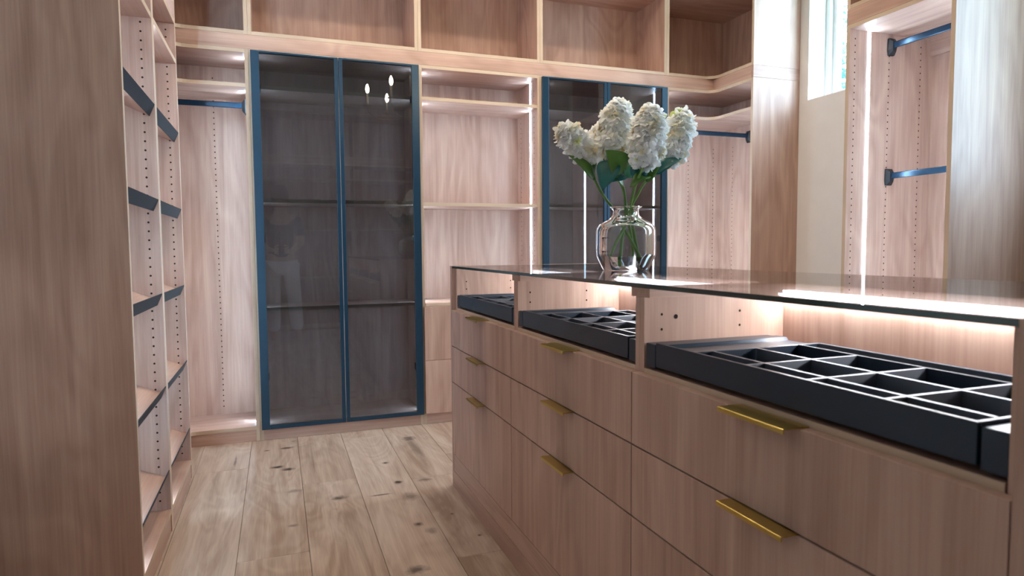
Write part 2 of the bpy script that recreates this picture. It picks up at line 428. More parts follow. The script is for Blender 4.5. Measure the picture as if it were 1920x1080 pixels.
# oak planks of the floor, rows along y
PW = 0.2335; PX0 = -0.155
CUT = {-1: [3.29, 1.30], 0: [2.29, 0.45], 1: [2.965, 1.05], 2: [3.60, 1.75], 3: [2.86, 2.06, 0.1], -2: [2.4, .3], -3: [3.0, .9]}
rnd = random.Random(4)
for r in range(-3, 15):
    xa = PX0 + r * PW; xb = xa + PW
    xa, xb = max(xa, XW0 + .002), min(xb, XW1 - .002)
    if xb - xa < .02: continue
    cuts = CUT.get(r) or [3.744 - rnd.uniform(.3, 1.6)]
    cuts = sorted(cuts, reverse=True)
    while cuts[-1] > -.4: cuts.append(cuts[-1] - rnd.uniform(1.5, 2.0))
    e = [YB - .004] + [c for c in cuts if c > YF + .05] + [YF + .002]
    for a, b in zip(e[:-1], e[1:]):
        cx, cyy = (xa + xb) / 2, (a + b) / 2
        mb = MB().box(xa - cx + .0006, xb - cx - .0006, b - cyy + .0006, a - cyy - .0006, -.020, 0)
        me = mb.mesh('plank', 'oak_plank')
        pk = bpy.data.objects.new('plank', me); COL.objects.link(pk); pk.parent = fl; pk.location = (cx, cyy, 0)
        bv = pk.modifiers.new('bevel', 'BEVEL'); bv.width = .0012; bv.segments = 1

# ================================================================ back wall cabinets
T = 0.019
D, YBK = 3.744, 4.095
H1, H2 = 2.10, 2.174
B0, B1, B2, B3 = -0.1115, 0.7955, 1.5530, 2.4585
ZB0, ZB1 = .064, .083          # bottom board
LEDY = 3.862
def led(parent, x0, x1, y0, y1, z0, z1):
    return part(parent, 'led_strip', 'led', x0, x1, y0, y1, z0, z1)
def bay(name, x0, x1, label, cat, shelves, doors=False, LEDY=3.862):
    t = thing(name, ((x0 + x1) / 2, D, 0), label, cat, 'floor cabinets along the back wall')
    part(t, 'side_panel', WZ, x0 + .0005, x0 + T, D, YBK, 0, H1 - .0005, edge='-y')
    part(t, 'side_panel', WZ, x1 - T, x1 - .0005, D, YBK, 0, H1 - .0005, edge='-y')
    part(t, 'back_panel', WZ, x0 + .001, x1 - .001, YBK + .0005, YBK + .009, 0, H1 - .001)
    a, b = x0 + T + .0005, x1 - T - .0005
    part(t, 'top_board', WX, a, b, D, YBK, H1 - T, H1 - .0005, edge='-y')
    part(t, 'bottom_board', WX, a, b, D, YBK, ZB0, ZB1, edge='-y')
    part(t, 'toe_kick', WX, a, b, D + .004, D + .02, 0, ZB0 - .001)
    for z in shelves:
        part(t, 'shelf', WX, a, b, D + (.03 if doors else .002), YBK - .001, z - T, z, edge='-y')
    for xs, sg in ((a, 1), (b, -1)):
        led(t, xs - .001, xs + sg * .0015, LEDY - .006, LEDY + .006, ZB1 + .001, H1 - T - .001)
    return t
def hinged_doors(t, x0, x1):
    z0, z1 = .063, 2.092
    y0, y1 = D - .021, D - .001
    mid = (x0 + x1) / 2
    for (a, b, wl, wr) in ((x0, mid - .002, .042, .0195), (mid + .002, x1, .0195, .042)):
        fr = MB().box(a, a + wl, y0, y1, z0, z1).box(b - wr, b, y0, y1, z0, z1).box(a + wl, b - wr, y0, y1, z0, z0 + .020).box(a + wl, b - wr, y0, y1, z1 - .010, z1)
        d_ = fr.build('glass_door', 'frame_metal', t, bevel=.0012)
        part(d_, 'pane', 'door_glass', a + wl - .003, b - wr + .003, y0 + .007, y0 + .011, z0 + .017, z1 - .007)
        xh = a if wl > wr else b
        sg = 1 if wl > wr else -1
        for zh in (.35, 1.10, 1.90):
            MB().box(xh + sg * .008, xh + sg * .046, y1 + .0005, y1 + .030, zh - .020, zh + .020).box(xh + sg * .012, xh + sg * .03, y1 + .030, y1 + .075, zh - .012, zh + .012).build('hinge', 'bracket', d_, bevel=.003)
tB = bay('display_cabinet', B0, B1, 'tall smoked glass double-door cabinet left of the open shelving bay', 'cabinet', [1.923, 1.318, .726], True, 3.80)
hinged_doors(tB, -.1012, .794)
tE = bay('display_cabinet', B2, B3, 'tall smoked glass double-door cabinet right behind the flower vase', 'cabinet', [1.923, 1.318, .726], True)
hinged_doors(tE, 1.560, 2.4550)
tC = bay('shelf_cabinet', B1, B2, 'open wooden shelving bay with drawers between the two glass cabinets', 'cabinet', [1.920, 1.313])
part(tC, 'counter_board', WX, B1 + T + .0005, B2 - T - .0005, D - .012, YBK - .001, .703, .722, edge='-y', bevel=.003)
for z0, z1 in ((.3845, .7005), (.0655, .3815)):
    part(tC, 'drawer_front', WZ, B1 + .010, B2 - .010, D - .020, D - .0005, z0, z1, bevel=.0008)
holes(tC, [(B2 - T - .0005, y, .80, 2.03, .032, (-1, 0, 0)) for y in (3.80, 4.03)])

# corner bays (L-shaped boards with a rounded inner corner)
def corner_poly(side, inset=0.0, rad=.075):
    if side == 'r':
        pl = [(B3 + T + .0005, D), (2.83, D), (2.83, 3.3695), (3.1775, 3.3695), (3.1775, YBK), (B3 + T + .0005, YBK)]
        return fillet(pl, 1, rad)
    pl = [(B0 - T - .0005, D), (B0 - T - .0005, YBK), (-.762, YBK), (-.762, 3.262), (-.50, 3.262), (-.50, D)]
    return fillet(pl, 5, .09)
def lprism(poly, z0, z1, name, mats, parent): return MB().prism(poly, z0, z1).build(name, mats, parent)
# right corner
tD = thing('corner_cabinet', (2.83, D, 0), 'corner wardrobe bay with curved shelf and hanging rod beside the window wall', 'cabinet', 'floor cabinets along the back wall')
part(tD, 'side_panel', WZ, B3 + .0005, B3 + T, D, YBK, 0, H1 - .0005, edge='-y')
part(tD, 'end_panel', WZ, 2.83, XW1 - .001, 3.350, 3.369, 0, H1 - .001, edge='-x')
part(tD, 'back_panel', WZ, B3 + .001, 3.187, YBK + .0005, YBK + .009, 0, H1 - .001)
part(tD, 'back_panel', WZ, 3.178, 3.187, 3.370, YBK, 0, H1 - .001)
pr_ = corner_poly('r')
lprism(pr_, H1 - T, H1 - .0005, 'top_board', WX, tD)
lprism(pr_, ZB0, ZB1, 'bottom_board', WX, tD)
lprism(pr_, 1.901, 1.920, 'shelf', WX, tD)
MB().box(B3 + T, 2.834, D + .004, D + .02, 0, ZB0 - .001).box(2.834, 2.85, 3.37, D + .02, 0, ZB0 - .001).build('toe_kick', 'wood_x', tD)
led(tD, B3 + T, B3 + T + .002, LEDY - .006, LEDY + .006, ZB1 + .001, H1 - T - .001)
led(tD, 2.946, 2.958, 3.3695, 3.3715, ZB1 + .001, H1 - T - .001)
holes(tD, [(2.88, YBK, .2, 1.80, .032, (0, -1, 0)), (3.10, YBK, .2, 1.80, .032, (0, -1, 0)), (3.178, 3.97, .2, 1.80, .032, (-1, 0, 0))])
def rod(parent, p0, p1, axis):
    """flat oval hanging rod with a shield-shaped bracket on each end"""
    h, w_ = .015, .0075
    prof = []
    for k in range(16):
        an = 2 * PI * k / 16
        prof.append((w_ * math.copysign(abs(math.cos(an)) ** .45, math.cos(an)), h * math.copysign(abs(math.sin(an)) ** .45, math.sin(an))))
    mb = MB()
    if axis == 'x': mb.extr([(p0[1] + q[0], p0[2] + q[1]) for q in prof], 'x', p0[0], p1[0])
    else: mb.extr([(p0[0] + q[0], p0[2] + q[1]) for q in prof], 'y', p0[1], p1[1])
    rd = mb.build('hanging_rod', 'rod_metal', parent)
    for e_, sg in ((p0, 1), (p1, -1)):
        b = MB(); sh = [(-.018, -.042), (.018, -.042), (.022, -.018), (.020, .040), (-.020, .040), (-.022, -.018)]
        sh2 = [(x * .62, z * .55) for x, z in sh]
        def P(q, d_): return (e_[0] + sg * d_, e_[1] + q[0], e_[2] - .005 + q[1]) if axis == 'x' else (e_[0] + q[0], e_[1] + sg * d_, e_[2] - .005 + q[1])
        vs = [P(q, 0.0003) for q in sh] + [P(q, .010) for q in sh] + [P(q, .026) for q in sh2]
        fs = [tuple(reversed(range(6))), tuple(range(12, 18))]
        for l in (0, 6): fs += [(l + i, l + (i + 1) % 6, l + 6 + (i + 1) % 6, l + 6 + i) for i in range(6)]
        b.add(vs, fs); b.build('rod_bracket', 'bracket', rd, bevel=.0015)
    return rd
rod(tD, (B3 + T + .0005, 3.79, 1.823), (3.1775, 3.79, 1.823), 'x')
# left corner
tA = thing('corner_cabinet', (-.394, D, 0), 'corner wardrobe bay with hanging rod beside the slanted shoe shelves', 'cabinet', 'floor cabinets along the back wall')
part(tA, 'side_panel', WZ, B0 - T, B0 - .0005, D, YBK, 0, H1 - .0005, edge='-y')
part(tA, 'back_panel', WZ, -.772, B0 - .001, YBK + .0005, YBK + .009, 0, H1 - .001)
part(tA, 'back_panel', WZ, -.772, -.763, 3.262, YBK, 0, H1 - .001)
pl_ = corner_poly('l')
lprism(pl_, H1 - T, H1 - .0005, 'top_board', WX, tA)
lprism(pl_, ZB0, ZB1, 'bottom_board', WX, tA)
lprism(pl_, 1.901, 1.920, 'shelf', WX, tA)
MB().box(-.504, B0 - T - .0005, D + .004, D + .02, 0, ZB0 - .001).box(-.518, -.504, 3.262, D + .02, 0, ZB0 - .001).build('toe_kick', 'wood_x', tA)
led(tA, B0 - T - .002, B0 - T, LEDY - .006, LEDY + .006, ZB1 + .001, H1 - T - .001)
holes(tA, [(-.315, YBK, .13, 2.05, .032, (0, -1, 0))])
rod(tA, (-.7625, 3.92, 1.838), (B0 - T - .0005, 3.92, 1.838), 'x')

# upper cubbies, one box per bay, and the fascia below them
ZU0, ZU1 = H2 + .0005, 2.715
def cubby(x0, x1, label):
    t = thing('wall_cubby', ((x0 + x1) / 2, D, ZU0), label, 'cubby', 'open cubbies above the back cabinets')
    part(t, 'side_panel', WZ, x0 + .0005, x0 + T, D, YBK, ZU0, ZU1, edge='-y')
    part(t, 'side_panel', WZ, x1 - T, x1 - .0005, D, YBK, ZU0, ZU1, edge='-y')
    part(t, 'back_panel', WZ, x0 + .001, x1 - .001, YBK + .0005, YBK + .009, ZU0, ZU1)
    part(t, 'bottom_board', WX, x0 + T + .0005, x1 - T - .0005, D, YBK, ZU0, ZU0 + T, edge='-y')
    part(t, 'top_board', WX, x0 + T + .0005, x1 - T - .0005, D, YBK, ZU1 - T, ZU1, edge='-y')
cubby(B0, B1, 'wide open wooden cubby above the left glass cabinet')
cubby(B1, B2, 'open wooden cubby above the middle shelving bay')
cubby(B2, B3, 'wide open wooden cubby above the glass cabinet behind the flowers')
for side, lab in (('r', 'rounded corner cubby at the top beside the window'), ('l', 'dark corner cubby at the top above the shoe shelves')):
    r_ = side == 'r'
    t = thing('wall_cubby', ((2.83 if r_ else -.394), D, ZU0), lab, 'cubby', 'open cubbies above the back cabinets')
    pol = corner_poly(side)
    lprism(pol, ZU0, ZU0 + T, 'bottom_board', WX, t); lprism(pol, ZU1 - T, ZU1, 'top_board', WX, t)
    if r_:
        part(t, 'side_panel', WZ, B3 + .0005, B3 + T, D, YBK, ZU0, ZU1, edge='-y')
        part(t, 'end_panel', WZ, 2.83, XW1 - .001, 3.350, 3.369, ZU0, ZU1, edge='-x')
        part(t, 'back_panel', WZ, B3 + .001, 3.187, YBK + .0005, YBK + .009, ZU0, ZU1)
        part(t, 'back_panel', WZ, 3.178, 3.187, 3.370, YBK, ZU0, ZU1)
    else:
        part(t, 'side_panel', WZ, B0 - T, B0 - .0005, D, YBK, ZU0, ZU1, edge='-y')
        part(t, 'back_panel', WZ, -.772, B0 - .001, YBK + .0005, YBK + .009, ZU0, ZU1)
        part(t, 'back_panel', WZ, -.772, -.763, 3.262, YBK, ZU0, ZU1)
mb = MB().box(-.50, 2.83, D, D + T, H1 + .0005, H2 - .0005)
fa = mb.build('trim_1', 'wood_x', bevel=.0006); fa['kind'] = 'structure'
fa = box(2.83, 2.849, 3.3695, D - .0005, H1 + .0005, H2 - .0005).build('trim_2', 'wood_y', bevel=.0006); fa['kind'] = 'structure'
fa = box(2.83, XW1 - .001, 3.350, 3.369, H1 + .0005, H2 - .0005).build('trim_3', 'wood_x', bevel=.0006); fa['kind'] = 'structure'
fa = box(-.519, -.50, 3.262, D - .0005, H1 + .0005, H2 - .0005).build('trim_4', 'wood_y', bevel=.0006); fa['kind'] = 'structure'

# ================================================================ left: slanted shoe shelves
XL, XLB = -.394, -.765
tS = thing('shoe_cabinet', (XL, 2.68, 0), 'tall wooden shoe cabinet with slanted dark-fronted shelves at the left edge', 'cabinet')
YN0, YN1, YD0, YD1, YE0, YE1 = 2.105, 2.1245, 2.640, 2.678, 3.236, 3.2555
part(tS, 'end_panel', WZ, XLB, XL, YN0, YN1, 0, 2.715, edge='+x')
part(tS, 'divider', WZ, XLB, XL, YD0, YD1, 0, 2.715, edge='+x')
part(tS, 'end_panel', WZ, XLB, XL, YE0, YE1, 0, 2.715, edge='+x')
part(tS, 'back_panel', WZ, XLB - .009, XLB - .0005, YN0, YE1, 0, 2.715)
c23, s23 = math.cos(math.radians(23)), math.sin(math.radians(23))
for ya, yb in ((YN1, YD0), (YD1, YE0)):
    ya += .0005; yb -= .0005
    part(tS, 'bottom_shelf', WY, XLB, XL, ya, yb, .066, .085, edge='+x')
    part(tS, 'toe_kick', WY, XL - .018, XL - .003, ya, yb, 0, .0655)
    for zu in (1.864, 2.037):
        part(tS, 'shelf', WY, XLB, XL - .001, ya, yb, zu, zu + T, edge='+x')
    part(tS, 'top_board', WY, XLB, XL - .001, ya, yb, 2.696, 2.715, edge='+x')
    for zt in (1.563, 1.226, .886, .545, .232):
        top = Vector((XL, 0, zt)); nn = Vector((s23, 0, c23)); bk = Vector((-c23, 0, s23))
        a = top - nn * .026 - bk * -.0035; b = a - nn * .019; L = .345
        pts = [(q.x, q.z) for q in (b, a, a + bk * L, b + bk * L)]
        sh = MB().extr(pts, 'y', ya, yb).build('slanted_shelf', 'wood_y', tS)
        f0 = top; f1 = top - nn * .0455
        MB().extr([(q.x, q.z) for q in (f1, f0, f0 + bk * .003, f1 + bk * .003)], 'y', ya, yb).build('shelf_fence', 'fence_metal', sh, label='dark metal fence along the front of the shelf')
    led(tS, XL - .056, XL - .040, ya - .0005, ya + .0015, .09, 2.69)
hl = []
for y in (YD0, YE0):
    hl.append((-.4295, y, .12, 2.6, .032, (0, -1, 0)))
    hl.append((-.70, y, .12, 2.6, .032, (0, -1, 0)))
holes(tS, hl)

# ================================================================ right: hanging wardrobe
XR0, XRB = 2.62, 3.176
tR = thing('wardrobe', (XR0, 2.18, 0), 'open wardrobe with two hanging rods to the right of the window', 'wardrobe')
part(tR, 'side_panel', WZ, XR0, XW1 - .001, 2.431, 2.450, 0, H1 - .0005, edge='-x')
part(tR, 'end_panel', WZ, XR0, XW1 - .001, 1.910, 1.9295, 0, 2.715, edge='-x')
part(tR, 'back_panel', WZ, XRB, XRB + .009, 1.930, 2.4305, 0, 2.70)
part(tR, 'top_board', WY, XR0, XRB, 1.930, 2.4305, H1 - T, H1 - .0005, edge='-x')
part(tR, 'bottom_board', WY, XR0, XRB, 1.930, 2.4305, ZB0, ZB1, edge='-x')
part(tR, 'toe_kick', WY, XR0 + .004, XR0 + .02, 1.930, 2.4305, 0, ZB0 - .001)
part(tR, 'back_rail', WY, XRB - .0195, XRB - .0005, 1.930, 2.4305, 2.000, 2.0805)
part(tR, 'fascia', WY, XR0, XR0 + T, 1.930, 2.450, H1 + .0005, H2 - .0005)
led(tR, 2.738, 2.752, 2.4290, 2.4315, ZB1 + .001, H1 - T - .001)
led(tR, 2.738, 2.752, 1.9290, 1.9315, ZB1 + .001, H1 - T - .001)
holes(tR, [(2.655, 2.431, .15, 2.06, .032, (0, -1, 0)), (2.878, 2.431, .15, 2.06, .032, (0, -1, 0)), (3.092, 2.431, .15, 2.06, .032, (0, -1, 0))])
rod(tR, (2.884, 1.9295, 2.024), (2.884, 2.431, 2.024), 'y')
rod(tR, (2.888, 1.9295, 1.387), (2.888, 2.431, 1.387), 'y')
t = thing('wall_cubby', (XR0, 2.18, ZU0), 'wooden cubby above the hanging rods at the top right', 'cubby')
part(t, 'side_panel', WZ, XR0, XRB, 2.431, 2.450, ZU0, ZU1, edge='-x')
part(t, 'bottom_board', WY, XR0, XRB - .0005, 1.930, 2.4305, ZU0, ZU0 + T, edge='-x')
part(t, 'top_board', WY, XR0, XRB - .0005, 1.930, 2.4305, ZU1 - T, ZU1, edge='-x')

# ================================================================ island
XI, XC, XM, XIB = .7027, .7227, 1.089, 1.41
IY0, IY1 = .417, 2.722
tI = thing('drawer_island', ((XI + XIB) / 2, 1.57, 0), 'long wooden island with brass-handled drawers and jewellery trays', 'island')
part(tI, 'end_panel', WZ, XI, XIB, 2.703, 2.722, 0, .967, edge='+z')
part(tI, 'end_panel', WZ, XI, XIB, .417, .4360, 0, .967, edge='+z')
part(tI, 'side_panel', WZ, XC, XM, 2.684, 2.7025, .15, .957)
part(tI, 'side_panel', WZ, XC, XM, .4365, .4530, .15, .957)
for yc in (1.195, 1.955):
    for a, b in ((yc - .0175, yc - .0004), (yc + .0004, yc + .0175)):
        part(tI, 'divider', WZ, XC, XM, a, b, .15, .936)
    part(tI, 'spacer_block', WX, XC + .001, XM, yc - .036, yc + .037, .9365, .9565)
part(tI, 'centre_partition', WZ, XM + .0005, XM + .019, .4365, 2.7025, 0, .957)
part(tI, 'back_panel', WZ, XIB - .019, XIB, .4365, 2.7025, 0, .957)
part(tI, 'inner_board', WY, XM + .0195, XIB - .0195, .4365, 2.7025, .60, .619)
part(tI, 'plinth', 'wood_y', XI + .002, XI + .018, .4365, 2.7025, .0735, .1445)
part(tI, 'base_board', 'wood_y', XI, XI + .018, .4365, 2.7025, 0, .0720)
COLS = [(.4366, 1.195), (1.195, 1.955), (1.955, 2.7025)]
ROWS = [(.6215, .7796), (.4642, .6215), (.1465, .4642)]
for ci, (ya, yb) in enumerate(COLS):
    pa = ya + .0195 if ci == 0 else ya + .018
    pb = yb - .0195 if ci == 2 else yb - .018
    part(tI, 'tray_board', WY, XC, XM, pa, pb, .7685, .7875, edge='-x')
    for z0, z1 in ROWS:
        dr = part(tI, 'drawer', WZ, XI, XC - .001, ya + .0015, yb - .0015, z0 + .0016, z1 - .0020, bevel=.0008)
        hy = (ya + yb) / 2 - .018
        zt = z1 - .0016
        pf = [(.6727, zt - .0055), (.6727, zt + .0015), (.6740, zt + .0022), (XC - .002, zt + .0022), (XC - .002, zt), (.6752, zt), (.6752, zt - .0055)]
        MB().extr(pf, 'y', hy - .074, hy + .074).build('handle', 'brass', dr, bevel=.0006, label='brushed brass tab handle')
    led_ = MB().extr([(1.0885, .943), (1.0700, .943), (1.0700, .9400), (1.0745, .9300), (1.0885, .9265)], 'y', pa, pb).build('led_profile', 'led_warm', tI)
def tray(off):
    y0, y1 = .4868 + off, 1.1325 + off
    zt, zb = .846, .797
    fr = MB().box(.7225, .7290, y0, y1, zb, zt)                         # front board
    # wide ledge on the far side, stepped rim at the back, slim rim on the near side
    fr.extr([(y1 - .0005, zb), (y1 - .0005, zt), (y1 - .030, zt), (y1 - .036, zt - .006), (y1 - .085, zt - .006), (y1 - .118, zt - .0008), (y1 - .125, zt - .0008), (y1 - .125, zb)], 'x', .7292, 1.030)
    fr.extr([(1.0300, zb), (1.0300, zt), (1.0220, zt), (1.0160, zt - .010), (.9800, zt - .010), (.9750, zt), (.9700, zt), (.9700, zb)], 'y', y0, y1 - .1255)
    fr.box(.7292, .9698, y0, y0 + .006, zb, zt)
    t = fr.build('accessory_tray', 'tray', tI, bevel=.0008, label='black pull-out tray with divided compartments')
    part(t, 'tray_lining', 'tray_lining', .7292, .9698, y0 + .0062, y1 - .1255, zb + .001, zb + .004)
    ya, yb = y0 + .0062, y1 - .1255
    for k in range(3):
        yc = y1 - .2625 - .131 * k
        part(t, 'cross_divider', 'tray_strip', .7292, .9698, yc - .0026, yc + .0026, zb + .0042, zt - .0006)
    seg = [ya] + [y1 - .2625 - .131 * k for k in (2, 1, 0)] + [yb]
    for xc in (.7675, .8680):
        for a, b in zip(seg[:-1], seg[1:]):
            part(t, 'long_divider', 'tray_strip', xc - .0026, xc + .0026, a + .0027, b - .0027, zb + .0042, zt - .0006)
    # slide housings
    for a, b in ((y1 + .0035, y1 + .0385), (y0 - .0335, y0 - .0035)):
        MB().box(XC + .0005, 1.04, a, b, zb - .004, zt - .004).build('slide_housing', 'tray', t, bevel=.002)
for off in (0.0, .7585, 1.508): tray(off)
holes(tI, [(x, y - .0175 if y != 2.684 else y, .835, .93, .032, (0, -1, 0)) for y in (1.195, 1.955, 2.684) for x in (.765, .967)], r=.0030)
MB().disc((.80, 1.195 - .0179, .893), (0, -1, 0), .005, 12).build('cable_hole', 'hole', tI)

# glass worktop
g = MB().box(XI + .003, XIB - .001, .4368, 2.7022, .9575, .9665, edge='-x +x -y +y')
tag(g.build('glass_top', ('top_glass', 'glass_edge'), origin=((XI + XIB) / 2, 1.57, .9575)), 'tinted glass worktop lying on the drawer island', 'glass top')

# ================================================================ vase
VC = (1.084, 1.883, .9667)
prof = [(.0536, .2076), (.0455, .2010), (.0418, .1947), (.0425, .1860), (.0450, .1780), (.0585, .1660), (.0795, .1555), (.0900, .1465), (.0950, .1380), (.0972, .1270), (.0977, .0900), (.0977, .0530), (.0968, .0480), (.0935, .0405), (.0830, .0180), (.0750, .0030), (.0715, .0)]
inn = []
for (r, z) in reversed(prof[:-2]): inn.append((r - .0032, max(z, .008)))
inn[0] = (.0700, .0085)
full = prof + [(.0005, .0)] + [(.0005, .0080)] + inn
t = thing('flower_vase', VC, 'clear glass vase with narrow flared neck on the island', 'vase')
MB().lathe(full, VC, 64, closed=True).build('glass_body', 'vase_glass', t)
wat = [(.0005, .0090), (.0690, .0093), (.0795, .0186), (.0898, .0408), (.0925, .0450), (.0005, .0450)]
MB().lathe(wat, VC, 48).build('water', 'water', t)

# ================================================================ hydrangeas
rnd = random.Random(11)
def bez(pts, nseg=26):
    P = [Vector(q) for q in pts]; out_ = []
    n_ = len(P)
    for i in range(n_ - 1):
        p0, p1, p2, p3 = P[max(i - 1, 0)], P[i], P[i + 1], P[min(i + 2, n_ - 1)]
        k = max(2, nseg // (n_ - 1))
        for j in range(k):
            t = j / k
            out_.append(0.5 * ((2 * p1) + (p2 - p0) * t + (2 * p0 - 5 * p1 + 4 * p2 - p3) * t * t + (3 * p1 - p0 - 3 * p2 + p3) * t ** 3))
    out_.append(P[-1]); return out_
def floret(mb, c, nrm, size, rot):
    nrm = nrm.normalized(); a = nrm.orthogonal().normalized(); b = nrm.cross(a)
    for k in range(4):
        an = rot + k * PI / 2 + rnd.uniform(-.15, .15)
        d_ = a * math.cos(an) + b * math.sin(an); s_ = nrm.cross(d_)
        L = size * rnd.uniform(.85, 1.15); W_ = L * .52; cup = rnd.uniform(.05, .45)
        def q(u_, v_): return c + d_ * (L * u_) + s_ * (W_ * v_) + nrm * (L * (cup * u_ * u_ - .22 * v_ * v_ + rnd.uniform(-.04, .04)))
        vs = [q(.03, 0), q(.38, -.72), q(.45, 0), q(.38, .72), q(.74, -1.0), q(.80, 0), q(.74, 1.0), q(1.0, -.52), q(1.04, 0), q(1.0, .52)]
        mb.add(vs, [(0, 1, 2), (0, 2, 3), (1, 4, 5, 2), (2, 5, 6, 3), (4, 7, 8, 5), (5, 8, 9, 6)], 0, True)
    mb.add([c + nrm * .0022 + a * .0018, c + nrm * .0022 + b * .0018, c + nrm * .0022 - a * .0018, c + nrm * .0022 - b * .0018], [(0, 1, 2, 3)], 1)
def bloom_mesh(base, tip, rad, count):
    base, tip = Vector(base), Vector(tip); ax = tip - base; L = ax.length; ax.normalize()
    a = ax.orthogonal().normalized(); b = ax.cross(a); mb = MB()
    ga = PI * (3 - math.sqrt(5))
    for i in range(count):
        t = (i + .5) / count
        # lumpy cone: full near the base third, blunt tip
        rr = rad * min(1, 1.25 * math.sqrt(max(0, 1 - (max(t - .28, 0) / .72) ** 2.0))) * min(1, .55 + t * 2.2)
        rr = min(rr, rad) * rnd.uniform(.78, 1.04) * (1 + .20 * math.sin(3 * (i * ga) + t * 11) * math.cos(t * 8))
        an = i * ga
        ra = a * math.cos(an) + b * math.sin(an)
        c = base + ax * (L * t * .96) + ra * rr
        nrm = ra * (1.0 - .55 * t) + ax * (-.25 + 1.3 * t) + Vector((rnd.uniform(-.4, .4), rnd.uniform(-.4, .4), rnd.uniform(-.4, .4)))
        floret(mb, c, nrm, rnd.uniform(.0165, .0225), rnd.uniform(0, PI))
    for i in range(count // 3):
        t = rnd.random(); an = rnd.uniform(0, 2 * PI); ra = a * math.cos(an) + b * math.sin(an)
        floret(mb, base + ax * (L * t * .9) + ra * rad * rnd.uniform(.35, .7) * (1 - .5 * t), ra + ax * .3, .016, rnd.uniform(0, PI))
    return mb
def leaf(parent, base, tip, width, mat, facing, droop=.012):
    base, tip = Vector(base), Vector(tip); ax = tip - base; L = ax.length; d_ = ax.normalized()
    s_ = d_.cross(Vector(facing)).normalized(); nn = s_.cross(d_); width *= 1.2
    mb = MB(); n_ = 9; vs = []
    for i in range(n_ + 1):
        t = i / n_
        wd = width * .5 * (math.sin(PI * min(1, t ** .72)) ** .85) if 0 < t < 1 else 0.0006
        arch = droop * math.sin(PI * t) - droop * 1.2 * t * t
        for v_, fold in ((-1, .22), (-.5, .07), (0, 0), (.5, .07), (1, .22)):
            ripple = .0016 * math.sin(t * 19 + v_ * 2)
            vs.append(base + d_ * (L * t) + s_ * (wd * v_) + nn * (arch + wd * fold + ripple * abs(v_)))
    fs = []
    for i in range(n_):
        for k in range(4): fs.append((i * 5 + k, i * 5 + k + 1, (i + 1) * 5 + k + 1, (i + 1) * 5 + k))
    mb.add(vs, fs, 0, True)
    ob = mb.build('leaf', mat, parent)
    so = ob.modifiers.new('thickness', 'SOLIDIFY'); so.thickness = .0007
    return ob
CV = Vector((-F.x, -F.y, .05))
FLOWERS = [
 ('white hydrangea leaning out at the left of the vase, cream at its tip', (0.993, 1.94, 1.334), (0.876, 1.962, 1.440), .038, 140,
  [(0.993, 1.94, 1.334), (0.997, 1.934, 1.264), (1.027, 1.919, 1.204), (1.056, 1.906, 1.161), (1.079, 1.894, 1.11), (1.119, 1.886, 1.043), (1.148, 1.878, 0.984)],
  [((0.990, 1.926, 1.263), (0.903, 1.918, 1.345), .036, 'leaf_green', CV + Vector((.5, 0, .3))), ((0.995, 1.937, 1.290), (0.928, 1.944, 1.360), .042, 'leaf_green', CV + Vector((-.3, 0, .8)))]),
 ('tall white hydrangea at the centre left, highest of the bunch', (1.067, 1.946, 1.345), (1.110, 1.965, 1.545), .050, 190,
  [(1.067, 1.946, 1.348), (1.093, 1.919, 1.244), (1.094, 1.904, 1.181), (1.091, 1.901, 1.119), (1.07, 1.884, 1.066), (1.051, 1.863, 0.984)],
  [((1.085, 1.905, 1.285), (1.010, 1.866, 1.352), .074, 'leaf_green', CV + Vector((0, 0, .2))), ((1.094, 1.909, 1.270), (1.126, 1.924, 1.352), .046, 'leaf_light', CV + Vector((.6, 0, 0))), ((1.090, 1.912, 1.243), (1.030, 1.900, 1.283), .034, 'leaf_green', CV + Vector((0, 0, .9)))]),
 ('large white hydrangea at the front, lowest of the centre blooms', (1.107, 1.811, 1.300), (1.150, 1.83, 1.497), .050, 200,
  [(1.107, 1.811, 1.305), (1.1, 1.852, 1.238), (1.094, 1.872, 1.179), (1.088, 1.881, 1.127), (1.046, 1.881, 1.057), (1.012, 1.872, 0.995)],
  [((1.153, 1.857, 1.276), (1.070, 1.826, 1.245), .038, 'leaf_green', CV + Vector((0, 0, .9))), ((1.100, 1.86, 1.262), (1.135, 1.855, 1.325), .05, 'leaf_teal', CV)]),
 ('white hydrangea at the far right of the vase, clean white', (1.252, 1.877, 1.325), (1.321, 1.897, 1.507), .042, 160,
  [(1.252, 1.877, 1.322), (1.169, 1.893, 1.264), (1.134, 1.892, 1.216), (1.113, 1.896, 1.172), (1.122, 1.899, 1.101), (1.136, 1.898, 1.03), (1.140, 1.892, 0.986)],
  [((1.186, 1.877, 1.282), (1.258, 1.829, 1.340), .040, 'leaf_teal', CV + Vector((-.3, 0, .8))), ((1.150, 1.868, 1.256), (1.175, 1.828, 1.318), .034, 'leaf_green', CV + Vector((-.6, 0, .2))), ((1.221, 1.887, 1.295), (1.222, 1.910, 1.356), .056, 'leaf_teal', CV)]),
 ('smaller white hydrangea tucked behind the tall centre-left bloom', (1.048, 1.985, 1.345), (1.064, 2.006, 1.468), .040, 110,
  [(1.048, 1.985, 1.353), (1.097, 1.94, 1.255), (1.101, 1.912, 1.181), (1.112, 1.911, 1.12), (1.126, 1.913, 1.048), (1.132, 1.916, 0.986)],
  [((1.046, 1.912, 1.326), (0.990, 1.868, 1.232), .064, 'leaf_teal', CV + Vector((-.2, 0, .1))), ((1.086, 1.914, 1.290), (1.040, 1.890, 1.262), .044, 'leaf_teal', CV)]),
]
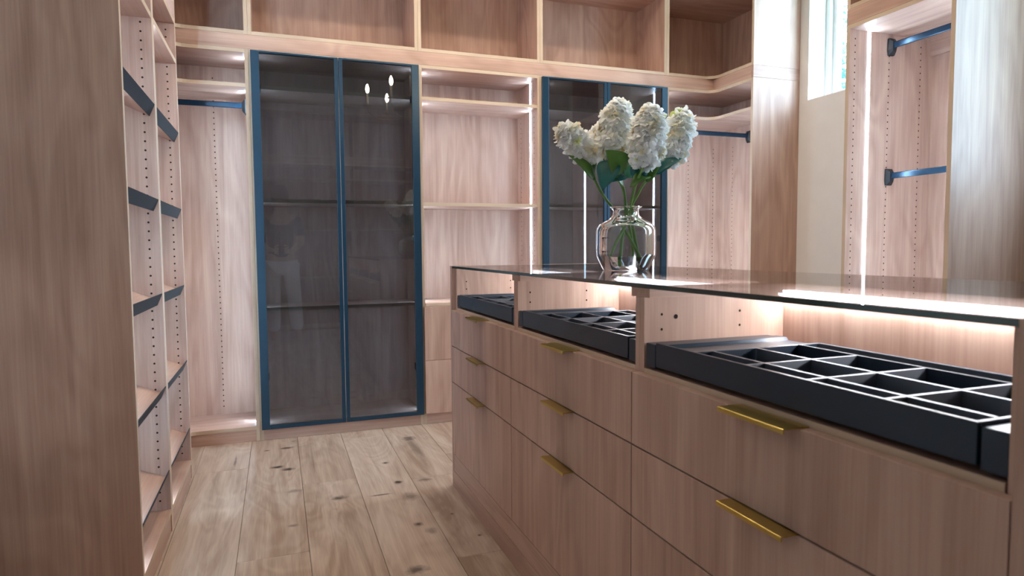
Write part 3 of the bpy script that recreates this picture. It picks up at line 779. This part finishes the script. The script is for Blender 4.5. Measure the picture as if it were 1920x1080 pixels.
for lab, b, tp, rad, cnt, st, lv in FLOWERS:
    t = thing('hydrangea', st[-1], lab, 'flower', 'hydrangeas in the glass vase')
    pts = bez(st)
    n_ = len(pts)
    MB().tube(pts, [.0042 + .0012 * i / n_ for i in range(n_)], 10).build('stem', 'stem', t)
    bloom_mesh(b, tp, rad, cnt).build('bloom', ('petal', 'floret_eye'), t, kind='stuff')
    for q in lv: leaf(t, *q)

# ================================================================ lamps of the room (above and behind the view)
CH = Vector((1.117, 1.86, 2.18))
t = thing('chandelier', (CH.x, CH.y, ZC), 'six-armed brass candle chandelier hanging over the island', 'chandelier')
MB().lathe([(.0005, 0), (.065, -.002), (.062, -.02), (.012, -.032), (.0005, -.033)], (CH.x, CH.y, ZC - .0005), 24).build('ceiling_rose', 'nickel', t)
MB().tube([(CH.x, CH.y, ZC - .03), (CH.x, CH.y, CH.z + .02)], .007, 10).build('drop_rod', 'nickel', t)
MB().lathe([(.0005, .06), (.016, .05), (.012, .02), (.034, 0), (.036, -.02), (.016, -.05), (.006, -.085), (.0005, -.09)], CH, 20).build('hub', 'nickel', t)
for k in range(6):
    an = math.radians(126 + 60 * k)
    e_ = Vector((math.cos(an), math.sin(an), 0)); r0 = .36
    P_ = [CH + e_ * .02, CH + e_ * .12 + Vector((0, 0, -.03)), CH + e_ * .26 + Vector((0, 0, -.035)), CH + e_ * (r0 - .01) + Vector((0, 0, .02)), CH + e_ * r0 + Vector((0, 0, .07))]
    ar = MB().tube(bez(P_, 20), .0055, 8).build('arm', 'nickel', t)
    q = CH + e_ * r0 + Vector((0, 0, .07))
    MB().lathe([(.0005, 0), (.034, .004), (.036, .008), (.012, .006)], q, 20).build('drip_pan', 'nickel', ar)
    MB().lathe([(.0105, .007), (.0105, .105), (.0005, .106)], q, 12).build('candle_sleeve', 'candle', ar)
    MB().lathe([(.0005, .106), (.009, .112), (.0165, .135), (.014, .158), (.005, .180), (.0005, .185)], q, 14).build('bulb', 'bulb', ar)
dl_where = ['in front of the left glass cabinet', 'in front of the middle shelving bay', 'in front of the right glass cabinet', 'over the aisle beside the shoe cabinet', 'between the island and the window wall', 'behind the near end of the island']
for i, (x, y, we) in enumerate([(.34, 3.05, 50), (1.17, 3.05, 50), (2.0, 3.05, 50), (0.25, 2.2, 17), (2.15, 1.3, 8), (1.1, .2, 5)]):
    t = thing('recessed_downlight', (x, y, ZC), 'small round recessed ceiling downlight ' + dl_where[i], 'ceiling light', 'recessed downlights in the ceiling')
    MB().lathe([(.048, 0), (.055, -.003), (.042, -.004), (.040, -.001)], (x, y, ZC), 24).build('trim_ring', 'white_paint', t)
    MB().disc((x, y, ZC - .0012), (0, 0, -1), .040, 20).build('lens', 'downlight', t)
    L = bpy.data.lights.new('downlight_lamp', 'SPOT'); L.energy = we; L.spot_size = math.radians(125); L.spot_blend = .8; L.shadow_soft_size = .04; L.color = WARM
    lo = bpy.data.objects.new('downlight_lamp', L); COL.objects.link(lo); lo.location = (0, 0, -.02); lo.parent = t

# ================================================================ cabinets behind the viewer (seen mirrored in the glass doors)
YO, YOB = -.90, -1.28
t = thing('shelf_wall', (1.2, YO, 0), 'wall of open wooden shelving opposite the glass cabinets', 'cabinet')
xs = [-.76, .10, .95, 1.80, 2.65, 3.18]
for x in xs: part(t, 'divider', WZ, x - .019, x, YOB, YO, 0, 2.715, edge='+y')
part(t, 'back_panel', WZ, xs[0], xs[-1], YOB - .010, YOB - .001, 0, 2.715)
for a, b in zip(xs[:-1], xs[1:]):
    for z in (.083, .70, 1.30, 1.92, 2.10, 2.193, 2.715):
        part(t, 'shelf', WX, a + .0005, b - .0195, YOB, YO - .001, z - T, z - .0005, edge='+y')
    part(t, 'fascia', 'wood_x', a + .0005, b - .0195, YO - .019, YO, 2.1005, 2.1735)

# ================================================================ photographer, seen faintly mirrored in the glass door
def skinned(name, verts, edges, radii, mat, parent, sub=2):
    bm = bmesh.new(); lay = bm.verts.layers.skin.verify(); vs = []
    o_ = parent.location
    for i, (q, r) in enumerate(zip(verts, radii)):
        v = bm.verts.new((q[0] - o_.x, q[1] - o_.y, q[2] - o_.z)); v[lay].radius = r if isinstance(r, tuple) else (r, r); v[lay].use_root = (i == 0); vs.append(v)
    for a, b in edges: bm.edges.new((vs[a], vs[b]))
    me = bpy.data.meshes.new(name); bm.to_mesh(me); bm.free()
    ob = bpy.data.objects.new(name, me); COL.objects.link(ob); ob.parent = parent
    ob.modifiers.new('skin', 'SKIN').use_smooth_shade = True
    s_ = ob.modifiers.new('sub', 'SUBSURF'); s_.levels = sub; s_.render_levels = sub
    me.materials.append(MATS[mat]); return ob
px, py = .05, -.36
tp = thing('person', (px, py, 0), 'standing person in a dark top and white trousers holding a camera', 'person')
plain('skin', (0.55, 0.36, 0.27), .55, 0, .4, .05); plain('hair', (.06, .04, .03), .6, 0, .4, .2); plain('camera_black', (.015, .015, .016), .5, 0, .5, .05)
V = [(px, py, .90), (px, py, 1.05), (px, py, 1.22), (px, py, 1.38), (px, py + .01, 1.48), (px, py + .02, 1.56), (px, py + .02, 1.66),
     (px - .10, py, .86), (px - .10, py + .02, .48), (px - .10, py - .02, .09), (px - .10, py + .10, .03),
     (px + .10, py, .86), (px + .13, py - .04, .48), (px + .16, py - .08, .09), (px + .17, py + .04, .03),
     (px - .17, py, 1.37), (px - .22, py + .03, 1.12), (px - .12, py + .24, 1.04), (px - .075, py + .285, 1.04),
     (px + .17, py, 1.37), (px + .22, py + .03, 1.12), (px + .10, py + .24, 1.02), (px + .055, py + .285, 1.03)]
Ed = [(0, 1), (1, 2), (2, 3), (3, 4), (4, 5), (5, 6), (0, 7), (7, 8), (8, 9), (9, 10), (0, 11), (11, 12), (12, 13), (13, 14), (3, 15), (15, 16), (16, 17), (17, 18), (3, 19), (19, 20), (20, 21), (21, 22)]
Rr = [(.14, .10), (.125, .09), (.14, .10), (.13, .09), .055, .085, .09, .085, .06, .04, .035, .085, .06, .04, .035, .06, .042, .028, .022, .06, .042, .028, .022]
skinned('body', V, Ed, Rr, 'skin', tp)
T1 = [0, 7, 8, 9, 11, 12, 13]
skinned('trousers', [(px, py, .92), (px - .10, py, .84), (px - .10, py + .02, .48), (px - .10, py - .015, .10), (px + .10, py, .84), (px + .13, py - .04, .48), (px + .16, py - .08, .10)],
        [(0, 1), (1, 2), (2, 3), (0, 4), (4, 5), (5, 6)], [(.155, .115), .105, .085, .075, .105, .085, .075], 'trousers', tp)
skinned('shirt', [(px, py, .90), (px, py, 1.08), (px, py, 1.25), (px, py, 1.40), (px - .175, py, 1.375), (px - .215, py + .02, 1.16), (px + .175, py, 1.375), (px + .215, py + .02, 1.16)],
        [(0, 1), (1, 2), (2, 3), (3, 4), (4, 5), (3, 6), (6, 7)], [(.165, .12), (.145, .105), (.155, .115), (.13, .095), .07, .055, .07, .055], 'shirt', tp)
MB().lathe([(.0005, .125), (.05, .115), (.088, .07), (.098, .02), (.092, -.04), (.085, -.06)], (px, py + .005, 1.655), 20).build('hair', 'hair', tp)
# fingers of both hands closed on the camera body
for sg in (-1, 1):
    for k, ln in enumerate((.052, .058, .055, .045)):
        z = 1.062 - k * .018
        MB().tube([(px + sg * .066, py + .288, z), (px + sg * .060, py + .318, z), (px + sg * .045, py + .331, z - .002), (px + sg * .028, py + .330, z - .004)], [.0085, .0082, .0078, .0065], 8).build('finger', 'skin', tp)
    MB().tube([(px + sg * .066, py + .275, 1.07), (px + sg * .045, py + .262, 1.09), (px + sg * .022, py + .270, 1.087)], [.010, .0095, .008], 8).build('thumb', 'skin', tp)
tag(MB().box(px - .065, px + .065, py + .278, py + .318, 1.005, 1.078).box(px - .025, px + .025, py + .282, py + .312, 1.078, 1.095).build('camera_body', 'camera_black', origin=(px, py + .3, 1.005), bevel=.004), 'small black camera held in the hands of the photographer', 'camera')

# ================================================================ outside the window
o = box(XW1 + WT, 14, -8, 16, -.30, -.12).build('ground', 'grass'); o['kind'] = 'structure'
def tree(loc, hgt, rad, cnt, label, seed):
    rr = random.Random(seed); x, y = loc
    t = thing('garden_tree', (x, y, -.12), label, 'tree', 'trees outside the window')
    MB().tube([(x, y, -.12), (x + .05, y, hgt * .35), (x, y + .05, hgt * .7)], [.12, .09, .05], 10).build('trunk', 'bark', t)
    mb = MB()
    for i in range(cnt):
        d_ = Vector((rr.gauss(0, 1), rr.gauss(0, 1), rr.gauss(0, 1))).normalized() * rad * rr.random() ** .4
        c = Vector((x, y, hgt)) + Vector((d_.x, d_.y, d_.z * 1.15))
        a = Vector((rr.gauss(0, 1), rr.gauss(0, 1), rr.gauss(0, 1))).normalized(); b = a.orthogonal().normalized(); s_ = rr.uniform(.05, .09)
        mb.add([c - a * s_, c + b * s_ * .45, c + a * s_, c - b * s_ * .45], [(0, 1, 2, 3)])
    mb.build('foliage', 'tree_leaf', t, kind='stuff')
tree((7.0, 6.5), 3.6, 1.6, 7000, 'leafy green tree seen through the window', 5)
